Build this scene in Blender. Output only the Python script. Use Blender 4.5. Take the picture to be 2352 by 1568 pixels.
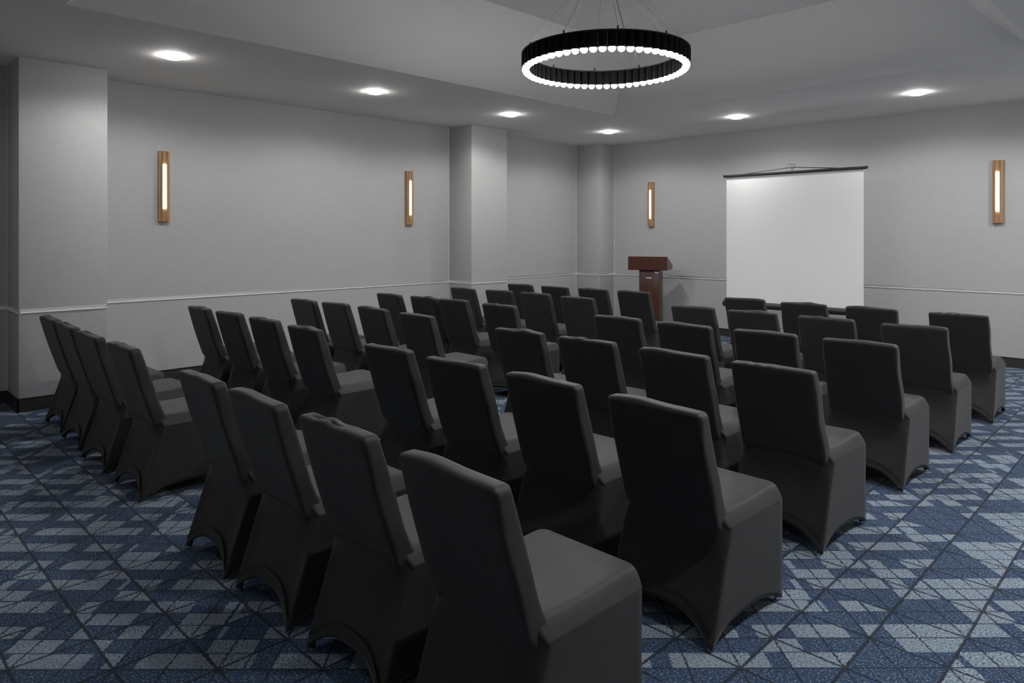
import bpy, bmesh, math, random
from mathutils import Vector, Matrix
PI = math.pi
for o in list(bpy.data.objects): bpy.data.objects.remove(o, do_unlink=True)
scn = bpy.context.scene
C = scn.collection

# ------------------------------------------------------------------ camera, world, exposure
F_PX, YAW, HORIZON = 1611.14, 0.781875, 540.63          # solved from the room's own lines
cam_d = bpy.data.cameras.new('camera'); cam_d.sensor_width = 36.0
cam_d.lens = F_PX * 36.0 / 2352.0
cam_d.shift_y = -(784.0 - HORIZON) / 2352.0
cam_d.clip_start = 0.05; cam_d.clip_end = 100
cam = bpy.data.objects.new('camera', cam_d); C.objects.link(cam)
cam.location = (0, 0, 1.55); cam.rotation_euler = (PI/2, 0, YAW)
scn.camera = cam
w = bpy.data.worlds.new('world'); scn.world = w; w.use_nodes = True
w.node_tree.nodes['Background'].inputs[0].default_value = (0.02, 0.02, 0.022, 1)
w.node_tree.nodes['Background'].inputs[1].default_value = 1.0
vs = scn.view_settings
vs.view_transform = 'Standard'; vs.look = 'None'; vs.gamma = 1.0; vs.use_curve_mapping = False
vs.exposure = 0.16
SPOT_W = 52.0          # each ceiling downlight in view
REAR_FILL = 0.18             # strength of the added rear downlights, a faint fill
SPOT_CONE = math.radians(164)
LENS_EMIT = 90.0       # glow of the downlight lens itself
BULB_EMIT = 82.0        # chandelier globes
SCONCE_EMIT = 12.0

# room numbers (metres)
XA, YB, XR, YK = -7.892, 9.980, 1.34, -1.29       # left wall, screen wall, right wall, wall behind
ZC, ZT = 3.118, 3.690                             # soffit, tray top
XP = -7.395                                       # face of the left pillars
RZ0, RZ1 = 0.866, 0.900                           # metal chair rail
BBH = 0.118                                       # baseboard height

# ------------------------------------------------------------------ materials
def mat(name, col, rough=0.6, metal=0.0, spec=0.5, emit=None, es=0.0, sheen=0.0, coat=0.0):
    m = bpy.data.materials.new(name); m.use_nodes = True
    b = m.node_tree.nodes['Principled BSDF']
    b.inputs['Base Color'].default_value = (*col, 1)
    b.inputs['Roughness'].default_value = rough
    b.inputs['Metallic'].default_value = metal
    b.inputs['Specular IOR Level'].default_value = spec
    b.inputs['Sheen Weight'].default_value = sheen
    b.inputs['Coat Weight'].default_value = coat
    if emit:
        b.inputs['Emission Color'].default_value = (*emit, 1)
        b.inputs['Emission Strength'].default_value = es
    return m
class NT:
    def __init__(s, m): s.t = m.node_tree; s.n = s.t.nodes; s.l = s.t.links; s.b = s.n['Principled BSDF']
    def new(s, ty, **k):
        n = s.n.new(ty)
        for a, v in k.items(): setattr(n, a, v)
        return n
    def put(s, sock, v):
        if hasattr(v, 'is_output') or isinstance(v, bpy.types.NodeSocket): s.l.new(v, sock)
        else: sock.default_value = v
    def m(s, op, a, b=None, c=None):
        n = s.new('ShaderNodeMath', operation=op)
        s.put(n.inputs[0], a)
        if b is not None: s.put(n.inputs[1], b)
        if c is not None: s.put(n.inputs[2], c)
        return n.outputs[0]
    def pos(s): return s.new('ShaderNodeTexCoord').outputs['Object']
    def mapping(s, v, scale):
        n = s.new('ShaderNodeMapping'); s.l.new(v, n.inputs[0]); n.inputs['Scale'].default_value = scale
        return n.outputs[0]
    def noise(s, v, scale, detail=2.0, rough=0.5):
        n = s.new('ShaderNodeTexNoise'); s.l.new(v, n.inputs['Vector'])
        n.inputs['Scale'].default_value = scale; n.inputs['Detail'].default_value = detail
        n.inputs['Roughness'].default_value = rough
        return n.outputs['Fac']
    def ramp(s, f, stops):
        n = s.new('ShaderNodeValToRGB'); s.put(n.inputs[0], f); e = n.color_ramp.elements
        while len(e) < len(stops): e.new(0.5)
        for el, (p, c) in zip(e, stops): el.position = p; el.color = (*c, 1)
        return n.outputs['Color']
    def mix(s, f, a, b):
        n = s.new('ShaderNodeMix', data_type='RGBA'); s.put(n.inputs[0], f)
        for k, v in ((6, a), (7, b)):
            if isinstance(v, tuple): n.inputs[k].default_value = (*v, 1)
            else: s.l.new(v, n.inputs[k])
        return n.outputs[2]
    def bump(s, h, strength, dist=0.002):
        n = s.new('ShaderNodeBump'); n.inputs['Strength'].default_value = strength
        n.inputs['Distance'].default_value = dist; s.l.new(h, n.inputs['Height'])
        s.l.new(n.outputs[0], s.b.inputs['Normal'])
    def color(s, c): s.l.new(c, s.b.inputs['Base Color'])

def wall_mat():
    m = mat('woven_wallcovering', (0.42, 0.42, 0.42), 0.62, spec=0.35); t = NT(m)
    p = t.pos()
    h = t.noise(t.mapping(p, (6, 6, 330)), 1.0, 2.0)          # weft
    v = t.noise(t.mapping(p, (260, 260, 9)), 1.0, 2.0)        # warp
    s = t.m('ADD', h, v)
    t.color(t.ramp(t.m('MULTIPLY', s, 0.5), [(0.34, (0.398, 0.399, 0.401)), (0.66, (0.462, 0.462, 0.462))]))
    t.bump(s, 0.25, 0.0006)
    return m
def ceil_mat():
    m = mat('ceiling_paint', (0.83, 0.81, 0.785), 0.8, spec=0.25); t = NT(m)
    t.bump(t.noise(t.pos(), 140.0, 3.0), 0.03, 0.001)
    return m
def fabric_mat():
    m = mat('black_stretch_fabric', (0.020, 0.020, 0.021), 0.62, spec=0.40, sheen=0.12); t = NT(m)
    t.b.inputs['Sheen Roughness'].default_value = 0.45
    p = t.pos()
    n = t.noise(p, 900.0, 1.0)
    t.color(t.ramp(t.noise(p, 14.0, 2.0), [(0.35, (0.0132, 0.0126, 0.0121)), (0.7, (0.0172, 0.0165, 0.0160))]))
    t.bump(n, 0.12, 0.0004)
    return m
def wood_mat(name, c0, c1, c2, sc, rough, coat=0.0):
    m = mat(name, c1, rough, coat=coat); t = NT(m)
    f = t.noise(t.mapping(t.pos(), sc), 1.0, 4.0, 0.6)
    t.color(t.ramp(f, [(0.30, c0), (0.52, c1), (0.72, c2)]))
    return m
CELL, CX, CY = 0.2645, -1.19, 2.89
def carpet_mat():
    m = mat('patterned_carpet', (0.05, 0.08, 0.13), 0.95, spec=0.1, sheen=0.1); t = NT(m)
    p = t.pos(); sx = t.new('ShaderNodeSeparateXYZ'); t.l.new(p, sx.inputs[0])
    wob = t.m('MULTIPLY', t.m('SUBTRACT', t.noise(p, 60.0, 2.0), 0.5), 0.05)
    X = t.m('ADD', t.m('DIVIDE', t.m('SUBTRACT', sx.outputs[0], CX), CELL), wob)
    Y = t.m('ADD', t.m('DIVIDE', t.m('SUBTRACT', sx.outputs[1], CY), CELL), wob)
    D = t.m('SUBTRACT', X, Y); S = t.m('ADD', X, Y)
    def near(a, off=0.0):       # distance to nearest integer line
        q = t.m('FRACT', t.m('ADD', a, 100.5 + off))
        return t.m('ABSOLUTE', t.m('SUBTRACT', q, 0.5))
    def line(a, wd, off=0.0): return t.m('LESS_THAN', near(a, off), wd)
    def hashv(*a):
        cb = t.new('ShaderNodeCombineXYZ')
        for i, v in enumerate(a): t.put(cb.inputs[i], v)
        wn = t.new('ShaderNodeTexWhiteNoise'); t.l.new(cb.outputs[0], wn.inputs['Vector'])
        return wn.outputs['Value']
    # two laid runs: bands along Y on the right, along X on the left
    run = t.m('LESS_THAN', sx.outputs[0], -2.52)
    def pick(a, b):                       # run ? b : a
        return t.m('ADD', t.m('MULTIPLY', run, b), t.m('MULTIPLY', t.m('SUBTRACT', 1.0, run), a))
    A, B = pick(X, Y), pick(Y, X)
    fa = t.m('FLOOR', A); ua = t.m('SUBTRACT', A, fa)
    ha = hashv(fa, 3.0, 11.0)
    off = t.m('ADD', t.m('FLOOR', t.m('MULTIPLY', ha, 2.0)), 0.5)
    Bv = t.m('ADD', t.m('ADD', B, off), 200.0)
    d = t.m('ABSOLUTE', t.m('SUBTRACT', t.m('MULTIPLY', t.m('FRACT', t.m('DIVIDE', Bv, 2.0)), 2.0), 1.0))
    flip = t.m('LESS_THAN', hashv(fa, 7.0, 5.0), 0.35)
    uu = t.m('ABSOLUTE', t.m('SUBTRACT', flip, ua))
    tri = t.m('LESS_THAN', t.m('SUBTRACT', 1.0, uu), d)
    dband = t.m('LESS_THAN', t.m('FRACT', t.m('ADD', D, 99.5)), 0.5)
    sband = t.m('LESS_THAN', t.m('FRACT', t.m('ADD', t.m('DIVIDE', S, 2.0), t.m('ADD', 99.25, ha))), 0.80)
    par = t.m('MULTIPLY', dband, sband)
    usepar = t.m('LESS_THAN', hashv(fa, 21.0, 2.0), 0.62)
    pale0 = t.m('ADD', t.m('MULTIPLY', usepar, par), t.m('MULTIPLY', t.m('SUBTRACT', 1.0, usepar), tri))
    fd = t.m('FLOOR', t.m('SUBTRACT', D, 0.5)); fs = t.m('FLOOR', t.m('SUBTRACT', S, 0.5))
    fB = t.m('FLOOR', B)
    h1 = hashv(fa, fd, fs)
    h2 = hashv(fB, fd, fa)
    flipc = t.m('LESS_THAN', h1, 0.22)
    pale = t.m('ABSOLUTE', t.m('SUBTRACT', pale0, flipc))
    pale = t.m('MULTIPLY', pale, t.m('LESS_THAN', 0.06, h2))
    # yarn flecks
    fl = t.noise(t.mapping(p, (120, 120, 120)), 1.0, 3.0, 0.65)
    fl2 = t.noise(t.mapping(p, (230, 120, 160)), 1.0, 1.0, 0.6)
    cp = t.ramp(fl, [(0.36, (0.030, 0.058, 0.11)), (0.45, (0.12, 0.165, 0.225)), (0.53, (0.225, 0.28, 0.335)), (0.64, (0.33, 0.385, 0.43))])
    cd = t.ramp(fl, [(0.42, (0.016, 0.034, 0.078)), (0.53, (0.026, 0.052, 0.108)), (0.58, (0.085, 0.125, 0.19)), (0.68, (0.24, 0.29, 0.35))])
    # drifts of hue over the floor
    hue = t.noise(p, 2.3, 1.0)
    cp = t.mix(t.m('MULTIPLY', t.m('LESS_THAN', 0.52, hue), 0.35), cp, t.mix(fl2, (0.13, 0.15, 0.21), (0.25, 0.29, 0.36)))
    col = t.mix(pale, cd, cp)
    edge = t.m('MAXIMUM', line(D, 0.030, 0.5), line(S, 0.035, 0.5))
    col = t.mix(t.m('MULTIPLY', edge, t.m('LESS_THAN', h1, 0.45)), col, (0.020, 0.045, 0.098))
    l1 = t.m('MAXIMUM', line(X, 0.022), line(Y, 0.022))
    l2 = t.m('MAXIMUM', line(S, 0.020), line(D, 0.018))
    lx = t.m('MULTIPLY', t.m('MAXIMUM', l1, l2), t.m('ADD', 0.55, t.m('MULTIPLY', fl2, 0.7)))
    # strands fade in and out
    col = t.mix(lx, col, (0.012, 0.017, 0.028))
    t.color(col)
    t.bump(fl, 0.5, 0.004)
    return m

M = dict(
    wall=wall_mat(), ceil=ceil_mat(), carpet=carpet_mat(), fabric=fabric_mat(),
    base=wood_mat('dark_baseboard', (0.020, 0.019, 0.018), (0.029, 0.027, 0.025), (0.038, 0.035, 0.032), (30, 30, 200), 0.5),
    basecap=mat('baseboard_cap', (0.008, 0.008, 0.008), 0.45),
    metal=mat('polished_rail', (0.80, 0.80, 0.80), 0.42, 1.0),
    lip=mat('rail_lip_highlight', (0.90, 0.90, 0.90), 0.5, 0.0),  # plain white in place of the light a metal lip catches
    bead=mat('corner_bead', (0.62, 0.62, 0.62), 0.6),
    wood=wood_mat('sconce_wood', (0.20, 0.105, 0.050), (0.36, 0.205, 0.10), (0.50, 0.31, 0.16), (120, 120, 2.2), 0.45),
    mahog=wood_mat('mahogany_laminate', (0.042, 0.014, 0.010), (0.072, 0.022, 0.015), (0.098, 0.032, 0.020), (60, 60, 3.0), 0.33, coat=0.15),
    black=mat('black_metal', (0.010, 0.010, 0.010), 0.42, 0.3),
    tube=mat('black_tube', (0.0022, 0.0022, 0.0022), 0.6, 0.0, spec=0.10),
    blackplastic=mat('black_plastic', (0.016, 0.016, 0.016), 0.5),
    wire=mat('steel_wire', (0.30, 0.30, 0.30), 0.4, 0.8),
    silver=mat('brushed_silver', (0.62, 0.62, 0.63), 0.3, 1.0),
    chrome=mat('chrome', (0.75, 0.75, 0.75), 0.15, 1.0),
    screen=mat('screen_fabric', (0.90, 0.90, 0.90), 0.85, spec=0.2),
    screenback=mat('screen_back', (0.03, 0.03, 0.03), 0.8),
    plate=mat('plate_grey', (0.42, 0.42, 0.43), 0.4, 0.2),
    white=mat('white_trim', (0.70, 0.70, 0.70), 0.9, spec=0.0),
    lens=mat('downlight_lens', (0.9, 0.9, 0.9), 0.5, emit=(1, 0.985, 0.965), es=LENS_EMIT),
    lens_fill=mat('fill_downlight_lens', (0.9, 0.9, 0.9), 0.5, emit=(1, 0.985, 0.965), es=LENS_EMIT*REAR_FILL),  # lens of the added rear fill lights
    bulb=mat('globe_glass', (0.9, 0.9, 0.9), 0.4, emit=(1, 0.99, 0.975), es=BULB_EMIT),
    led=mat('sconce_diffuser', (0.9, 0.88, 0.82), 0.5, emit=(1, 0.86, 0.66), es=SCONCE_EMIT),
)

# ------------------------------------------------------------------ helpers
def link(name, me, m, parent=None):
    o = bpy.data.objects.new(name, me); C.objects.link(o)
    if m is not None and not me.materials: me.materials.append(m)
    if parent: o.parent = parent
    return o
def smooth(me, on=True):
    me.polygons.foreach_set('use_smooth', [on]*len(me.polygons)); me.update()
    return me
def mesh(name, V, Fc, sm=False):
    me = bpy.data.meshes.new(name); me.from_pydata([tuple(v) for v in V], [], Fc); me.update()
    return smooth(me) if sm else me
def bm_mesh(name, bm, sm=False, angle=None):
    me = bpy.data.meshes.new(name); bm.normal_update(); bm.to_mesh(me); bm.free()
    if sm: smooth(me)
    if angle is not None:
        smooth(me); me.set_sharp_from_angle(angle=angle)
    return me
def box(bm, x0, x1, y0, y1, z0, z1, bevel=0.0, seg=2):
    r = bmesh.ops.create_cube(bm, size=1.0)
    vsn = r['verts']
    for v in vsn:
        v.co = Vector(((x0+x1)/2 + v.co.x*(x1-x0), (y0+y1)/2 + v.co.y*(y1-y0), (z0+z1)/2 + v.co.z*(z1-z0)))
    if bevel:
        es = list({e for v in vsn for e in v.link_edges})
        bmesh.ops.bevel(bm, geom=es, offset=bevel, segments=seg, affect='EDGES', profile=0.5)
def boxmesh(name, *a, bevel=0.0):
    bm = bmesh.new(); box(bm, *a, bevel=bevel)
    return bm_mesh(name, bm, angle=math.radians(40) if bevel else None)
def cyl(bm, p0, p1, r0, r1=None, n=16, caps=True):
    r1 = r0 if r1 is None else r1
    p0, p1 = Vector(p0), Vector(p1); d = (p1-p0).normalized()
    a = d.orthogonal().normalized(); b = d.cross(a)
    A = [bm.verts.new(p0 + (a*math.cos(t)+b*math.sin(t))*r0) for t in [2*PI*i/n for i in range(n)]]
    B = [bm.verts.new(p1 + (a*math.cos(t)+b*math.sin(t))*r1) for t in [2*PI*i/n for i in range(n)]]
    for i in range(n): bm.faces.new((A[i], A[(i+1) % n], B[(i+1) % n], B[i]))
    if caps: bm.faces.new(A[::-1]); bm.faces.new(B)
def cylmesh(name, *a, **k):
    bm = bmesh.new(); cyl(bm, *a, **k); return bm_mesh(name, bm, angle=math.radians(40))
def lathe(name, prof, n=24, close=False):
    V, Fc = [], []
    for r, z in prof:
        for i in range(n): V.append((r*math.cos(2*PI*i/n), r*math.sin(2*PI*i/n), z))
    k = len(prof)
    for j in range(k - (0 if close else 1)):
        j2 = (j+1) % k
        for i in range(n):
            i2 = (i+1) % n
            Fc.append((j*n+i, j*n+i2, j2*n+i2, j2*n+i))
    if not close:
        if prof[0][0] > 1e-6: Fc.append(tuple(range(n))[::-1])
        if prof[-1][0] > 1e-6: Fc.append(tuple((k-1)*n+i for i in range(n)))
    bm = bmesh.new(); me = mesh('t', V, Fc); bm.from_mesh(me); bpy.data.meshes.remove(me)
    bmesh.ops.remove_doubles(bm, verts=bm.verts, dist=1e-6); bmesh.ops.recalc_face_normals(bm, faces=bm.faces)
    return bm_mesh(name, bm, angle=math.radians(38))
def empty(name, loc, rz=0.0):
    o = bpy.data.objects.new(name, None); C.objects.link(o)
    o.location = loc; o.rotation_euler = (0, 0, rz); o.empty_display_size = 0.1
    return o
def tag(o, label, cat=None, group=None):
    o['label'] = label
    if cat: o['category'] = cat
    if group: o['group'] = group
    return o
def struct(o, label=None):
    o['kind'] = 'structure'
    if label: o['label'] = label
    return o
def prism(name, poly, z0, z1, angle=40):
    n = len(poly)
    V = [(x, y, z0) for x, y in poly] + [(x, y, z1) for x, y in poly]
    Fc = [(i, (i+1) % n, n+(i+1) % n, n+i) for i in range(n)] + [tuple(range(n))[::-1], tuple(range(n, 2*n))]
    bm = bmesh.new(); me = mesh('t', V, Fc); bm.from_mesh(me); bpy.data.meshes.remove(me)
    bmesh.ops.recalc_face_normals(bm, faces=bm.faces)
    return bm_mesh(name, bm, angle=math.radians(angle))

# ------------------------------------------------------------------ the room shell
TH = 0.12
struct(link('floor', boxmesh('floor', XA-TH, XR+TH, YK-TH, YB+TH, -0.1, 0.0), M['carpet']),
       'blue and grey carpet with a diagonal triangle pattern')
struct(link('wall_left', boxmesh('wall_left', XA-TH, XA, YK-TH, YB+TH, 0, ZC+0.02), M['wall']), 'grey woven wall behind the two sconces at left')
struct(link('wall_front', boxmesh('wall_front', XA, XR, YB, YB+TH, 0, ZC+0.02), M['wall']), 'grey woven wall behind the projection screen')
struct(link('wall_right', boxmesh('wall_right', XR, XR+TH, YK-TH, YB+TH, 0, ZC+0.02), M['wall']), 'grey woven wall on the right side of the room')
struct(link('wall_back', boxmesh('wall_back', XA, XR, YK-TH, YK, 0, ZC+0.02), M['wall']), 'grey woven wall behind the back row')

# soffit with a sloped tray
TX0, TX1, TY0, TY1 = -5.515, -1.035, 1.244, 7.446
UX0, UX1, UY0, UY1 = -4.675, -1.635, 2.05, 6.606
V = [(XA-TH, YK-TH, ZC), (XR+TH, YK-TH, ZC), (XR+TH, YB+TH, ZC), (XA-TH, YB+TH, ZC),
     (TX0, TY0, ZC), (TX1, TY0, ZC), (TX1, TY1, ZC), (TX0, TY1, ZC),
     (UX0, UY0, ZT), (UX1, UY0, ZT), (UX1, UY1, ZT), (UX0, UY1, ZT)]
Fc = []
for a, b in ((0, 4), (4, 8)):
    for i in range(4):
        j = (i+1) % 4
        Fc.append((a+i, b+i, b+j, a+j))
Fc.append((8, 11, 10, 9))
cm = mesh('ceiling', V, Fc)
co = struct(link('ceiling', cm, M['ceil']), 'grey ceiling with a sloped tray recess around the ring chandelier')
sd = co.modifiers.new('thick', 'SOLIDIFY'); sd.thickness = 0.05; sd.offset = -1.0

# pillars (box columns standing off the left wall)
def pillar(x1, y0, y1, label):
    o = link('pillar', boxmesh('pillar', XA, x1, y0, y1, 0, ZC, bevel=0.004), M['wall'])
    return struct(o, label)
pillar(XP, 1.315, 2.014, 'square grey pillar at the far left of the room')
pillar(XP, 6.635, 7.342, 'square grey pillar between the sconce and the corner')
pillar(-7.385, 9.553, YB, 'shallow grey corner pillar left of the lectern')

# outline of the visible perimeter, counter-clockwise seen from inside (wall on the left of travel is the room)
PATH = [(XA, YK), (XA, 1.315), (XP, 1.315), (XP, 2.014), (XA, 2.014), (XA, 6.635), (XP, 6.635), (XP, 7.342),
        (XA, 7.342), (XA, 9.553), (-7.385, 9.553), (-7.385, YB), (XR, YB), (XR, YK)]
def strip(a, b, z0, z1, off0, off1, e0=0.0, e1=0.0):
    """box along a->b on the room side; off0..off1 distance from the wall, e0/e1 end extensions"""
    a, b = Vector((*a, 0)), Vector((*b, 0)); d = (b-a).normalized(); n = Vector((d.y, -d.x, 0))
    a = a - d*e0; b = b + d*e1
    P = [a+n*off0, b+n*off0, b+n*off1, a+n*off1]
    return [(p.x, p.y) for p in P], z0, z1
SIDE = ['left']*9 + ['corner']*2 + ['front'] + ['right']
SECT = ['left wall before the far-left pillar', 'near side of the far-left pillar', 'front of the far-left pillar', 'far side of the far-left pillar',
        'left wall between the two pillars', 'near side of the middle pillar', 'front of the middle pillar', 'far side of the middle pillar',
        'left wall beyond the middle pillar', 'near side of the corner pillar', 'right side of the corner pillar', 'wall behind the screen', 'right-hand wall']
k = 0
for i in range(len(PATH)-1):
    a, b = PATH[i], PATH[i+1]
    prv = PATH[i-1] if i else None; nxt = PATH[i+2] if i+2 < len(PATH) else None
    def turn(p, q, r):
        return (q[0]-p[0])*(r[1]-q[1]) - (q[1]-p[1])*(r[0]-q[0])
    conv1 = nxt is not None and turn(a, b, nxt) > 0      # outside corner at b
    conv0 = prv is not None and turn(prv, a, b) > 0
    D0 = 0.014
    poly, z0, z1 = strip(a, b, 0.0, BBH-0.016, 0.0, D0, D0 if conv0 else 0, D0 if conv1 else 0)
    bb = struct(link('baseboard_'+SIDE[i], prism('baseboard', poly, z0, z1), M['base']))
    bb['label'] = 'dark baseboard along the '+SECT[i]
    poly, z0, z1 = strip(a, b, BBH-0.016, BBH, 0.0, 0.009, 0.009 if conv0 else 0, 0.009 if conv1 else 0)
    cap = link('cap_moulding', prism('cap', poly, z0, z1), M['basecap'], bb)
    # metal reveal: back plate and a lower lip whitened for caught light, stopping short of outside corners
    g0 = 0.012
    poly, z0, z1 = strip(a, b, RZ0+0.006, RZ1, 0.0, 0.0025, -g0 if conv0 else 0, -g0 if conv1 else 0)
    k += 1
    tr = struct(link('trim_%d' % k, prism('rail', poly, z0, z1), M['metal']))
    tr['label'] = 'polished metal chair rail strip on the '+SECT[i]
    poly, z0, z1 = strip(a, b, RZ0, RZ0+0.006, 0.0, 0.010, -g0 if conv0 else 0, -g0 if conv1 else 0)
    link('lip', prism('lip', poly, z0, z1), M['lip'], tr)
# pale caulked beads in the inside corners
for x, y, wh in ((XA, 1.315, 'left of the far-left pillar'), (XA, 6.635, 'left of the middle pillar'), (XA, 9.553, 'left of the corner pillar'), (-7.385, YB, 'right of the corner pillar')):
    k += 1
    o = struct(link('trim_%d' % k, boxmesh('bead', x, x+0.007, y-0.007, y, BBH, ZC-0.001), M['bead']))
    o['label'] = 'thin pale bead down the inside corner '+wh
# thin pale edge down the corner pillar
k += 1
o = struct(link('trim_%d' % k, boxmesh('bead', -7.388, -7.383, 9.550, 9.555, BBH, RZ0), M['bead']))
o['label'] = 'thin pale edge bead low on the corner pillar'

# ------------------------------------------------------------------ downlights
DL = [(-6.42, 2.26, 'recessed round downlight nearest the far-left pillar', True),
      (-6.44, 4.37, 'recessed round downlight above the wall between the two left sconces', True),
      (-6.41, 6.43, 'recessed round downlight just in front of the middle pillar', True),
      (-6.43, 8.55, 'recessed round downlight nearest the room corner', True),
      (-4.42, 8.66, 'recessed round downlight above the left edge of the screen', True),
      (-2.27, 8.60, 'recessed round downlight right of the projection screen', True),
      (-0.12, 8.60, 'unseen recessed downlight in the corner beyond the right frame edge', True),  # right row out of view, mirrored from the left to bring more light
      (-0.12, 6.43, 'unseen recessed downlight on the right side, beside the front row', True),
      (-0.12, 4.37, 'unseen recessed downlight on the right side, beside the middle rows', True),
      (-0.12, 2.26, 'unseen recessed downlight on the right side, beside the fifth row', True),
      (-6.43, 0.13, 'added unseen downlight at the rear, left of the back row', False),  # rear row out of view, added as weak fill for screen and walls
      (-4.42, 0.13, 'added unseen downlight at the rear, behind the left block', False),
      (-2.27, 0.13, 'added unseen downlight at the rear, behind the right block', False),
      (-0.12, 0.13, 'added unseen downlight at the rear, near the camera corner', False)]
ring_me = lathe('trim_ring', [(0.082, 0.001), (0.0935, 0.001), (0.0935, -0.0012), (0.091, -0.0022), (0.082, -0.0022)], 40, close=True)
lens_me = lathe('lens', [(0.0, -0.030), (0.03, -0.029), (0.055, -0.0255), (0.073, -0.019), (0.083, -0.010), (0.084, 0.0)], 40)
lens_fill_me = lens_me.copy()
for x, y, lab, on in DL:
    e = tag(empty('ceiling_downlight', (x, y, ZC)), lab, 'downlight', 'recessed ceiling downlights')
    link('trim_ring', ring_me, M['white'], e); link('lens', lens_me if on else lens_fill_me, M['lens' if on else 'lens_fill'], e)
    ld = bpy.data.lights.new('downlight_lamp', 'SPOT'); ld.energy = SPOT_W*(2.5 if x > -1 and y > 1 else 1.0 if on else REAR_FILL); ld.spot_size = SPOT_CONE  # right row boosted to brighten the chair sides
    ld.spot_blend = 0.35; ld.shadow_soft_size = 0.07; ld.color = (1, 0.985, 0.965)
    lo = bpy.data.objects.new('downlight_lamp', ld); C.objects.link(lo); lo.parent = e
    lo.location = (0, 0, -0.035)

# ------------------------------------------------------------------ wall sconces
def sconce_profile():
    P = [(-0.055, 0.0), (-0.055, 0.036)]
    def arc(u0, d0, u1, d1, sag, n=7):
        for i in range(1, n+1):
            t = i/n
            u = u0 + (u1-u0)*t; d = d0 + (d1-d0)*t - sag*4*t*(1-t)
            P.append((u, d))
    arc(-0.055, 0.036, -0.0235, 0.054, 0.007)
    arc(-0.0235, 0.054, 0.0235, 0.054, 0.016)
    arc(0.0235, 0.054, 0.055, 0.036, 0.007)
    P.append((0.055, 0.0))
    return P
# local frame: x along the wall, -y out into the room
sc_prof = [(u, -d) for u, d in sconce_profile()]
SH = 0.745
sc_me = prism('sconce_body', sc_prof, 0, SH, 32)
def led_mesh():
    bm = bmesh.new()
    n = 14
    ring = []
    for i in range(n):
        t = -PI*0.5 + PI*i/(n-1)
        ring.append((0.0225*math.sin(t), -0.036 - 0.014*math.cos(t)))
    V = [(x, y, SH*0.185) for x, y in ring] + [(x, y, SH*0.815) for x, y in ring]
    Fc = [(i, i+1, n+i+1, n+i) for i in range(n-1)] + [tuple(range(n))[::-1], tuple(range(n, 2*n)), (n-1, 0, n, 2*n-1)]
    me = mesh('t', V, Fc); bm.from_mesh(me); bpy.data.meshes.remove(me)
    bmesh.ops.recalc_face_normals(bm, faces=bm.faces)
    return bm_mesh('sconce_diffuser', bm, angle=math.radians(40))
led_me = led_mesh()
plate_me = boxmesh('back_plate', -0.050, 0.050, -0.004, 0.0, 0.01, SH-0.01)
for x, y, rz, lab in ((XA, 2.680, PI/2, 'fluted wooden wall sconce next to the far-left pillar'),
                      (XA, 5.904, PI/2, 'fluted wooden wall sconce left of the middle pillar'),
                      (-6.613, YB, 0.0, 'fluted wooden wall sconce above the lectern'),
                      (-1.772, YB, 0.0, 'fluted wooden wall sconce right of the projection screen'),
                      (XR, 2.680, -PI/2, 'added unseen wall sconce on the right wall, beside the back rows'),  # right-wall pair is unseen, added to light chair sides and soffit
                      (XR, 5.904, -PI/2, 'added unseen wall sconce on the right wall, beside the front rows')):
    e = tag(empty('wall_sconce', (x, y, 1.697), rz), lab, 'wall lamp', 'fluted wooden sconces')
    link('wooden_body', sc_me, M['wood'], e); link('back_plate', plate_me, M['black'], e)
    tag(link('diffuser', led_me, M['led'], e), 'glowing warm white diffuser')

# ------------------------------------------------------------------ ring chandelier
CHX, CHY, CZ0 = -3.292, 4.328, 2.832
ch = tag(empty('ring_chandelier', (CHX, CHY, CZ0), 0), 'large black ring chandelier of upright tubes with glowing globe tips', 'chandelier')
NTUBE, RC, RT, HT = 60, 0.610, 0.0316, 0.112
tube_me = lathe('shade_tube', [(RT, 0.0), (RT, HT), (RT-0.004, HT+0.0), (RT-0.004, 0.0)], 20, close=True)
gl_prof = [(0.0, -0.0290)] + [(0.0255*math.sin(a), -0.0035-0.0255*math.cos(a)) for a in [PI/2*i/7 for i in range(1, 8)]] + [(0.0250, -0.002), (0.024, 0.004), (0.024, 0.02)]
globe_me = lathe('globe', gl_prof, 18)
near = YAW - PI/2       # direction from the ring towards the camera
for i in range(NTUBE):
    a = near + 2*PI*(i+0.5)/NTUBE
    t = link('shade_tube', tube_me, M['tube'], ch); t.location = (RC*math.cos(a), RC*math.sin(a), 0); t.rotation_euler = (0, 0, a)
    g = link('globe', globe_me, M['bulb'], t)
cap_me = lathe('cap_ring', [(RC-0.030, HT), (RC+0.030, HT), (RC+0.030, HT+0.008), (RC-0.030, HT+0.008)], 96, close=True)
link('cap_ring', cap_me, M['black'], ch)
inner_me = lathe('lower_band', [(RC-0.012, 0.004), (RC+0.012, 0.004), (RC+0.012, 0.010), (RC-0.012, 0.010)], 96, close=True)
link('lower_band', inner_me, M['black'], ch)
pin_me = cylmesh('pin', (0, 0, 0), (0, 0, 0.030), 0.0062, n=10)
TOPZ = ZT - CZ0
wire_meshes = []
for i in range(10):
    a = near + 2*PI*(i/10) + 0.012
    px, py = RC*math.cos(a), RC*math.sin(a)
    p = link('wire_pin', pin_me, M['black'], ch); p.location = (px, py, HT+0.006)
    wm = cylmesh('suspension_wire', (px, py, HT+0.03), (0.055*math.cos(a), 0.055*math.sin(a), TOPZ-0.03), 0.0014, n=6)
    link('suspension_wire', wm, M['wire'], ch)
can_me = lathe('canopy', [(0.0, TOPZ-0.035), (0.095, TOPZ-0.035), (0.10, TOPZ-0.03), (0.10, TOPZ)], 40)
link('canopy', can_me, M['black'], ch)
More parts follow.
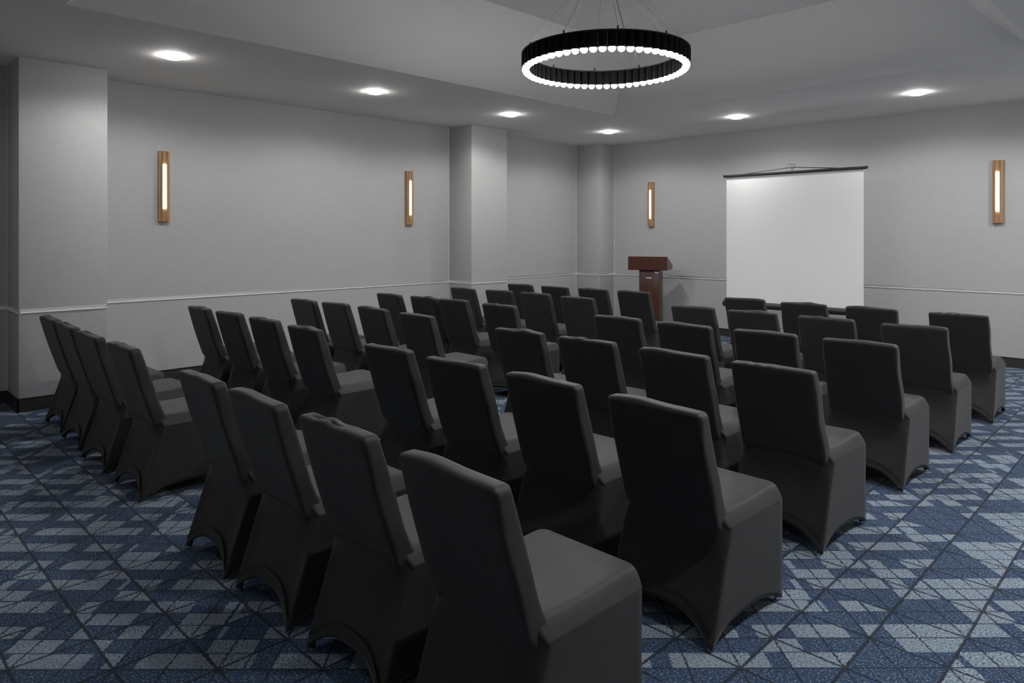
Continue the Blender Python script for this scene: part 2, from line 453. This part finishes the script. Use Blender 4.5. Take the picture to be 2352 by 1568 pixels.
lc = cylmesh('power_cord', (0.01, 0.0, TOPZ-0.03), (RC*math.cos(near+0.09), RC*math.sin(near+0.09), HT), 0.002, n=6)
link('power_cord', lc, M['black'], ch)

# ------------------------------------------------------------------ projection screen on a tripod
SY = 8.90
SXL, SXR = -0.5270*SY, -0.3283*SY
SXM = (SXL+SXR)/2
sc = tag(empty('projection_screen', (SXM, SY, 0)), 'white tripod projection screen with black roller case and top bar', 'screen')
hw = (SXR-SXL)/2
ZS0, ZS1 = 0.655, 2.345
link('screen_fabric', boxmesh('screen_fabric', -hw, hw, -0.001, 0.001, ZS0, ZS1), M['screen'], sc)
tb = link('top_bar', boxmesh('top_bar', -hw-0.035, hw+0.035, -0.014, 0.014, ZS1-0.004, ZS1+0.032, bevel=0.008), M['blackplastic'], sc)
for s in (-1, 1):
    link('bar_end_cap', boxmesh('bar_cap', s*(hw+0.035)-0.012, s*(hw+0.035)+0.012, -0.016, 0.016, ZS1+0.002, ZS1+0.034, bevel=0.005), M['blackplastic'], tb)
rc_ = link('roller_case', cylmesh('roller_case', (-hw-0.025, 0.0, 0.622), (hw+0.025, 0.0, 0.622), 0.043, n=28), M['blackplastic'], sc)
for s in (-1, 1):
    link('case_end_cap', cylmesh('case_cap', (s*(hw+0.020), 0, 0.622), (s*(hw+0.042), 0, 0.622), 0.047, 0.036, n=24), M['black'], rc_)
PY = 0.075
link('pole', cylmesh('pole', (0, PY, 0.16), (0, PY, 2.43), 0.0125, n=14), M['silver'], sc)
link('lower_pole', cylmesh('lower_pole', (0, PY, 0.14), (0, PY, 1.15), 0.0165, n=14), M['silver'], sc)
link('case_bracket', boxmesh('case_bracket', -0.03, 0.03, 0.03, PY+0.02, 0.585, 0.66, bevel=0.004), M['blackplastic'], sc)
hub = link('tripod_hub', cylmesh('tripod_hub', (0, PY, 0.43), (0, PY, 0.50), 0.026, n=16), M['blackplastic'], sc)
for a in (PI/2, PI/2+2*PI/3, PI/2-2*PI/3):
    dx, dy = math.cos(a), math.sin(a)
    bm = bmesh.new(); cyl(bm, (dx*0.024, PY+dy*0.024, 0.455), (dx*0.56, PY+dy*0.56, 0.018), 0.0095, n=10)
    lg = link('tripod_leg', bm_mesh('tripod_leg', bm, angle=0.7), M['silver'], sc)
    link('foot_cap', cylmesh('foot_cap', (dx*0.535, PY+dy*0.535, 0.040), (dx*0.575, PY+dy*0.575, 0.006), 0.014, n=10), M['blackplastic'], lg)
    link('brace', cylmesh('brace', (dx*0.016, PY+dy*0.016, 0.20), (dx*0.22, PY+dy*0.22, 0.295), 0.005, n=8), M['silver'], lg)
# carrying strap drawn up to the hook on the pole
def tube_path(name, pts, r, n=8):
    bm = bmesh.new()
    for a, b in zip(pts, pts[1:]): cyl(bm, a, b, r, n=n)
    return bm_mesh(name, bm, angle=0.7)
HK = ZS1 + 0.105
link('hanging_cord', tube_path('hanging_cord', [(-hw*0.72, 0.0, ZS1+0.030), (-0.05, 0.03, HK-0.028), (0.05, 0.03, HK-0.028), (hw*0.66, 0.0, ZS1+0.030)], 0.0055), M['blackplastic'], sc)
link('hook_post', boxmesh('hook_post', -0.016, 0.016, PY-0.035, PY-0.019, HK-0.075, HK-0.025, bevel=0.003), M['silver'], sc)
link('hook_wire', tube_path('hook_wire', [(-0.05, 0.03, HK-0.024), (-0.052, 0.03, HK+0.005), (-0.028, 0.03, HK+0.02), (0.0, 0.035, HK+0.022), (0.03, 0.03, HK+0.018), (0.052, 0.03, HK+0.004), (0.05, 0.03, HK-0.024), (-0.05, 0.03, HK-0.024)], 0.0050), M['chrome'], sc)
link('pole_knob', cylmesh('pole_knob', (0, PY-0.03, HK-0.01), (0, PY-0.03, HK+0.042), 0.008, 0.004, n=10), M['chrome'], sc)
link('bar_button', cylmesh('bar_button', (-hw*0.37, 0.0, ZS1+0.03), (-hw*0.37, 0.0, ZS1+0.046), 0.006, n=10), M['chrome'], sc)

# ------------------------------------------------------------------ lectern
def cam_pt(px, t):
    rr = (px-1176.0)/F_PX*t; c, s = math.cos(YAW), math.sin(YAW)
    return rr*c - t*s, rr*s + t*c
lx, ly = cam_pt(1487, 10.9)                      # stands on the carpet in front of the screen wall
lec = tag(empty('lectern', (lx, ly, 0), math.atan2(0.387, 0.922)), 'dark mahogany lectern with slanted desk on a square column', 'lectern')
# local: x right, +y away from the audience; y=0 is the front of the desk box
HWD, DD = 0.305, 0.49
prof = [(0.0, 1.011), (0.0, 1.222), (0.018, 1.222), (DD, 1.085), (DD, 1.011)]
V = [(-HWD, y, z) for y, z in prof] + [(HWD, y, z) for y, z in prof]
n = len(prof)
Fc = [(i, (i+1) % n, n+(i+1) % n, n+i) for i in range(n)] + [tuple(range(n))[::-1], tuple(range(n, 2*n))]
bm = bmesh.new(); me = mesh('t', V, Fc); bm.from_mesh(me); bmesh.ops.recalc_face_normals(bm, faces=bm.faces)
bmesh.ops.bevel(bm, geom=list(bm.edges), offset=0.003, segments=2, affect='EDGES')
link('reading_desk', bm_mesh('reading_desk', bm, angle=0.6), M['mahog'], lec)
link('column', boxmesh('column', -0.145, 0.165, 0.075, 0.415, 0.055, 1.011, bevel=0.003), M['mahog'], lec)
link('base_plate', boxmesh('base_plate', -0.23, 0.25, 0.03, 0.46, 0.0, 0.055, bevel=0.006), M['mahog'], lec)
link('book_stop', boxmesh('book_stop', -HWD+0.02, HWD-0.02, DD-0.022, DD-0.004, 1.085, 1.112, bevel=0.002), M['mahog'], lec)
pl = link('maker_plate', boxmesh('maker_plate', -0.040, 0.052, 0.072, 0.0752, 0.876, 0.901), M['plate'], lec)
pl['label'] = 'small silver maker plate'
V, Fc = [], []
def glyph(x0, x1, z0, z1, sh):
    b = len(V); V.extend([(x0, 0.0712, z0), (x1, 0.0712, z0), (x1+sh, 0.0712, z1), (x0+sh, 0.0712, z1)]); Fc.append((b, b+1, b+2, b+3))
glyph(-0.038, -0.022, 0.880, 0.898, 0.010)
for i in range(5):
    x0 = -0.010 + i*0.0122; glyph(x0, x0+0.009, 0.880, 0.886, 0.0); glyph(x0, x0+0.009, 0.891, 0.897, 0.0); glyph(x0, x0+0.003, 0.886, 0.891, 0.0)
link('plate_mark', mesh('plate_mark', V, Fc), M['white'], pl)

# ------------------------------------------------------------------ covered banquet chairs
# local frame: y forward (towards the screen), y=0 at the rear feet
HXO = 0.243
def lerp(a, b, t): return a + (b-a)*t
def rrect(hx, y0, y1, r, nc=4, nx=8, ny=6):
    """rounded rectangle ring, counter-clockwise from the rear-left corner"""
    P = []
    cs = [(-hx+r, y0+r, PI), (hx-r, y0+r, 1.5*PI), (hx-r, y1-r, 0.0), (-hx+r, y1-r, 0.5*PI)]
    ns = [nx, ny, nx, ny]
    for ci, (cx, cy, a0) in enumerate(cs):
        for i in range(nc+1):
            a = a0 + 0.5*PI*i/nc
            P.append((cx + r*math.cos(a), cy + r*math.sin(a)))
        nx_, ny_, na = cs[(ci+1) % 4]
        p = P[-1]; q = (nx_ + r*math.cos(na), ny_ + r*math.sin(na))
        for i in range(1, ns[ci]):
            P.append((lerp(p[0], q[0], i/ns[ci]), lerp(p[1], q[1], i/ns[ci])))
    return P
def loft(name, rings, cap0=True, cap1=True):
    n = len(rings[0]); V = [p for r in rings for p in r]; Fc = []
    for j in range(len(rings)-1):
        for i in range(n):
            i2 = (i+1) % n
            Fc.append((j*n+i, j*n+i2, (j+1)*n+i2, (j+1)*n+i))
    if cap0: Fc.append(tuple(range(n))[::-1])
    if cap1: Fc.append(tuple((len(rings)-1)*n+i for i in range(n)))
    return mesh(name, V, Fc, True)

def backrest_mesh(seed):
    R = random.Random(seed)
    zs = [0.375, 0.395, 0.410, 0.425, 0.438, 0.46, 0.50, 0.56, 0.62, 0.68, 0.74, 0.79, 0.83, 0.86, 0.876]
    rings = []
    def yr(z):       # rear face of the reclined back
        t = (z-0.44)/0.44
        return 0.092 - 0.132*t + 0.010*math.sin(PI*max(0, min(1, t)))*(-0.6)
    def yf(z):
        t = (z-0.44)/0.44
        base = 0.160 - 0.132*t + 0.006*math.sin(PI*max(0, min(1, t)))
        if z < 0.60: base += 0.030*((0.60-max(z, 0.43))/0.17)**2.2     # the cover is pulled onto the seat in a cove
        return base
    sag = R.uniform(-0.004, 0.006); kind = seed % 6
    ph = R.uniform(0, 6.28); cx = R.uniform(-0.05, 0.12)
    for z in zs:
        sh = 0.0
        if z < 0.438: sh = (0.438-z)/0.06
        hx = 0.221 - 0.020*sh**1.5
        t = max(0.0, (z-0.44)/0.44)
        hx -= 0.004*t
        r = 0.016
        P = rrect(hx, yr(max(z, 0.42))+0.030*sh**1.3, yf(z), r, 4, 12, 3)
        ring = []
        for x, y in P:
            zz = z
            wob = 0.0030*math.sin(23*z+ph+x*9)*(1 if abs(x) > hx-0.004 else 0.15)      # loose side seams
            yy = y
            if y < (yr(z)+yf(z))/2: yy += 0.005*(1-(x/hx)**2)*math.sin(PI*min(1, t))   # slight hollow between the posts
            ring.append((x + (wob if x > 0 else -wob), yy, zz))
        rings.append(ring)
    # rounded top: rings shrinking inwards, with the folds of the cover
    ytop0, ytop1 = yr(0.876), yf(0.876)
    def fold(x):
        if kind == 0: return 0.003*math.exp(-((x-cx)/0.07)**2)
        if kind == 1: return 0.007*math.exp(-((x-cx)/0.055)**2) - 0.003*math.exp(-((x-cx+0.08)/0.03)**2)
        if kind == 2: return 0.0035*math.sin(150*x+ph)*math.exp(-((x-cx)/0.09)**2) + 0.002
        if kind == 3: return 0.006*(x/0.22)*(1-(x/0.22)**2)+0.002
        if kind == 4: return 0.004*math.sin(90*x+ph)*math.exp(-((x+cx)/0.12)**2)
        return 0.005*math.exp(-((x+cx)/0.10)**2)
    for dz, ins in ((0.008, 0.002), (0.014, 0.007), (0.0175, 0.014)):
        P = rrect(0.217-ins, ytop0+ins-0.003*dz/0.0175, ytop1-ins, max(0.004, 0.016-ins), 4, 12, 3)
        mid = (ytop0+ytop1)/2
        rings.append([(x, y, 0.876+dz+1.7*fold(x)*dz/0.0175 - 0.003*abs(x/0.22)**4) for x, y in P])
    P = rrect(0.196, ytop0+0.026, ytop1-0.026, 0.003, 4, 12, 3)
    rings.append([(x, y, 0.876+0.0185+fold(x)*1.9 - 0.003*abs(x/0.22)**4) for x, y in P])
    return loft('backrest', rings)

def seat_mesh():
    spec = [  # z, half width, rear y, front y, corner r
        (0.400, 0.2425, 0.138, 0.586, 0.012), (0.420, 0.2428, 0.138, 0.587, 0.012), (0.4275, 0.2426, 0.136, 0.588, 0.012),
        (0.4310, 0.2405, 0.132, 0.590, 0.014), (0.446, 0.2315, 0.124, 0.597, 0.018), (0.462, 0.2215, 0.118, 0.601, 0.022),
        (0.474, 0.2135, 0.120, 0.602, 0.026), (0.481, 0.2075, 0.115, 0.599, 0.030), (0.4855, 0.2005, 0.112, 0.592, 0.032),
        (0.4880, 0.190, 0.112, 0.580, 0.034), (0.490, 0.150, 0.112, 0.545, 0.040), (0.491, 0.08, 0.13, 0.46, 0.040)]
    rings = []
    for z, hx, y0, y1, r in spec:
        ring = []
        for x, y in rrect(hx, y0, y1, r, 4, 10, 12):
            dip = 0.0
            if z > 0.44:
                u = (y-0.12)/0.47
                dip = -0.006*math.sin(PI*max(0, min(1, u*1.1)))*(z-0.44)/0.05     # sat-in middle
            ring.append((x, y, z+dip))
        rings.append(ring)
    return loft('seat', rings)

def skirt_mesh():
    nv = 16
    NX, NY = 24, 20
    ring0 = rrect(HXO, 0.0, 0.585, 0.012, 3, NX, NY)
    n = len(ring0)
    def hem(x, y):
        # arched between the feet
        if y < 0.004: u = (x+HXO)/(2*HXO); A = 0.098; pw = 2.6
        elif y > 0.581: u = (x+HXO)/(2*HXO); A = 0.085; pw = 2.6
        else: u = y/0.585; u = u**0.82; A = 0.074; pw = 2.6
        u = max(0, min(1, u))
        return 0.003 + A*(1-abs(2*u-1)**pw)
    rings = []
    ZT_ = 0.424
    def midprof(z):      # waist of the rear panel, running up into the reclined back
        pts = [(0.0, 0.0), (0.10, 0.043), (0.20, 0.082), (0.28, 0.1055), (0.34, 0.112), (0.39, 0.1065), (0.44, 0.0935), (0.475, 0.0845), (0.5, 0.078)]
        for (z0, y0), (z1, y1) in zip(pts, pts[1:]):
            if z <= z1: return lerp(y0, y1, (z-z0)/(z1-z0))
        return pts[-1][1]
    for j in range(nv+1):
        s = j/nv
        ring = []
        for x, y in ring0:
            hz = hem(x, y)
            ax = min(1.0, abs(x)/HXO)
            wm = max(0.0, 1-(ax/0.97)**7) if y < 0.004 else 0.0
            top = ZT_ + (0.042*min(1.0, wm*1.3) if y < 0.004 else 0.0)
            z = lerp(hz, top, s)
            q = min(1.0, z/ZT_)
            rear = 0.142*q**1.05
            if wm > 0: rear = lerp(rear, midprof(z), wm)
            yy = lerp(rear, 0.585, y/0.585)
            # stretched panels hollow slightly towards their middles
            hx_ = 1.0 - 0.012*math.sin(PI*min(1, max(0, y/0.585)))*math.sin(PI*q)*(1 if abs(x) > HXO-0.02 else 0)
            if y > 0.581: yy -= 0.010*(1-(x/HXO)**2)*math.sin(PI*q)
            ring.append((x*hx_, yy, z))
        rings.append(ring)
    # hem turned under so the cloth has thickness at its edge
    inner = []
    for (x, y, z), (x0, y0) in zip(rings[0], ring0):
        inner.append((x*0.982, 0.29+(y-0.29)*0.982, z+0.004))
    inner2 = [(x*0.99, 0.29+(y-0.29)*0.99, z+0.05) for x, y, z in inner]
    return loft('skirt', [inner2, inner] + rings, False, False)

backs = [backrest_mesh(s) for s in range(12)]
seat_me, skirt_me = seat_mesh(), skirt_mesh()
leg_me = cylmesh('leg', (0, 0, 0.012), (0, 0, 0.40), 0.011, n=12)
rleg_me = cylmesh('rear_leg', (0, 0, 0.012), (0, 0.130, 0.40), 0.011, n=12)
glide_me = lathe('foot_glide', [(0.0, 0.0), (0.010, 0.0), (0.011, 0.004), (0.0095, 0.012), (0.0, 0.012)], 14)
for me, m in [(b, 'fabric') for b in backs] + [(seat_me, 'fabric'), (skirt_me, 'fabric'), (leg_me, 'black'), (rleg_me, 'black'), (glide_me, 'chrome')]:
    me.materials.append(M[m])

def make_chair():
    e = empty('covered_chair', (0, 0, 0))
    link('backrest', backs[0], None, e); link('seat', seat_me, None, e); link('skirt', skirt_me, None, e)
    for x, y in ((-0.224, 0.022), (0.224, 0.022), (0.224, 0.564), (-0.224, 0.564)):
        l = link('leg', rleg_me if y < 0.1 else leg_me, None, e); l.location = (x, y, 0)
        link('foot_glide', glide_me, None, l)
    return e
def copy_tree(o, parent=None):
    c = o.copy(); C.objects.link(c); c.parent = parent
    for chd in o.children: copy_tree(chd, c)
    return c
# floor plan of the two blocks: x of each seat and y of the rear feet, front row last
LX = [(-6.575, -5.965, -5.300, -4.610), (-6.56, -5.93, -5.28, -4.60), (-6.575, -6.01, -5.39, -4.69),
      (-6.55, -5.97, -5.48, -4.78), (-6.62, -6.01, -5.44, -4.78), (-6.56, -5.98, -5.38, -4.80)]
LY = [(1.385, 1.365, 1.340, 1.345), (2.55, 2.555, 2.555, 2.53), (3.60, 3.63, 3.64, 3.60),
      (4.64, 4.68, 4.68, 4.65), (5.80, 5.84, 5.86, 5.81), (6.77, 6.81, 6.84, 6.87)]
RX = [(-3.360, -2.775, -2.155, -1.530), (-3.42, -2.80, -2.18, -1.545), (-3.40, -2.79, -2.15, -1.563),
      (-3.40, -2.77, -2.16, -1.545), (-3.38, -2.81, -2.17, -1.525), (-3.43, -2.79, -2.18, -1.493)]
RY = [(1.315, 1.310, 1.310, 1.300), (2.42, 2.405, 2.40, 2.360), (3.50, 3.49, 3.47, 3.45),
      (4.64, 4.61, 4.64, 4.63), (5.78, 5.79, 5.75, 5.70), (6.90, 6.83, 6.84, 6.83)]
ROWN = ['back row', 'fifth row', 'fourth row', 'third row', 'second row', 'front row']
LS = ['seat at the wall end', 'second seat from the wall', 'second seat from the aisle', 'seat beside the aisle']
RS = ['seat beside the aisle', 'second seat from the aisle', 'second seat from the outer end', 'seat at the outer right end']
proto = make_chair(); first = True
rnd = random.Random(5)
for blk, XS, YS, SN in (('left', LX, LY, LS), ('right', RX, RY, RS)):
    for r in range(6):
        for s in range(4):
            o = proto if first else copy_tree(proto); first = False
            o.location = (XS[r][s], YS[r][s], 0)
            o.rotation_euler = (0, 0, math.radians(rnd.uniform(-1.6, 1.6)))
            tag(o, 'black fabric-covered chair, %s block, %s, %s' % (blk, ROWN[r], SN[s]), 'chair', 'black covered chairs in rows')
            bk = [c_ for c_ in o.children if c_.name.startswith('backrest')][0]
            bk.data = backs[rnd.randrange(len(backs))]
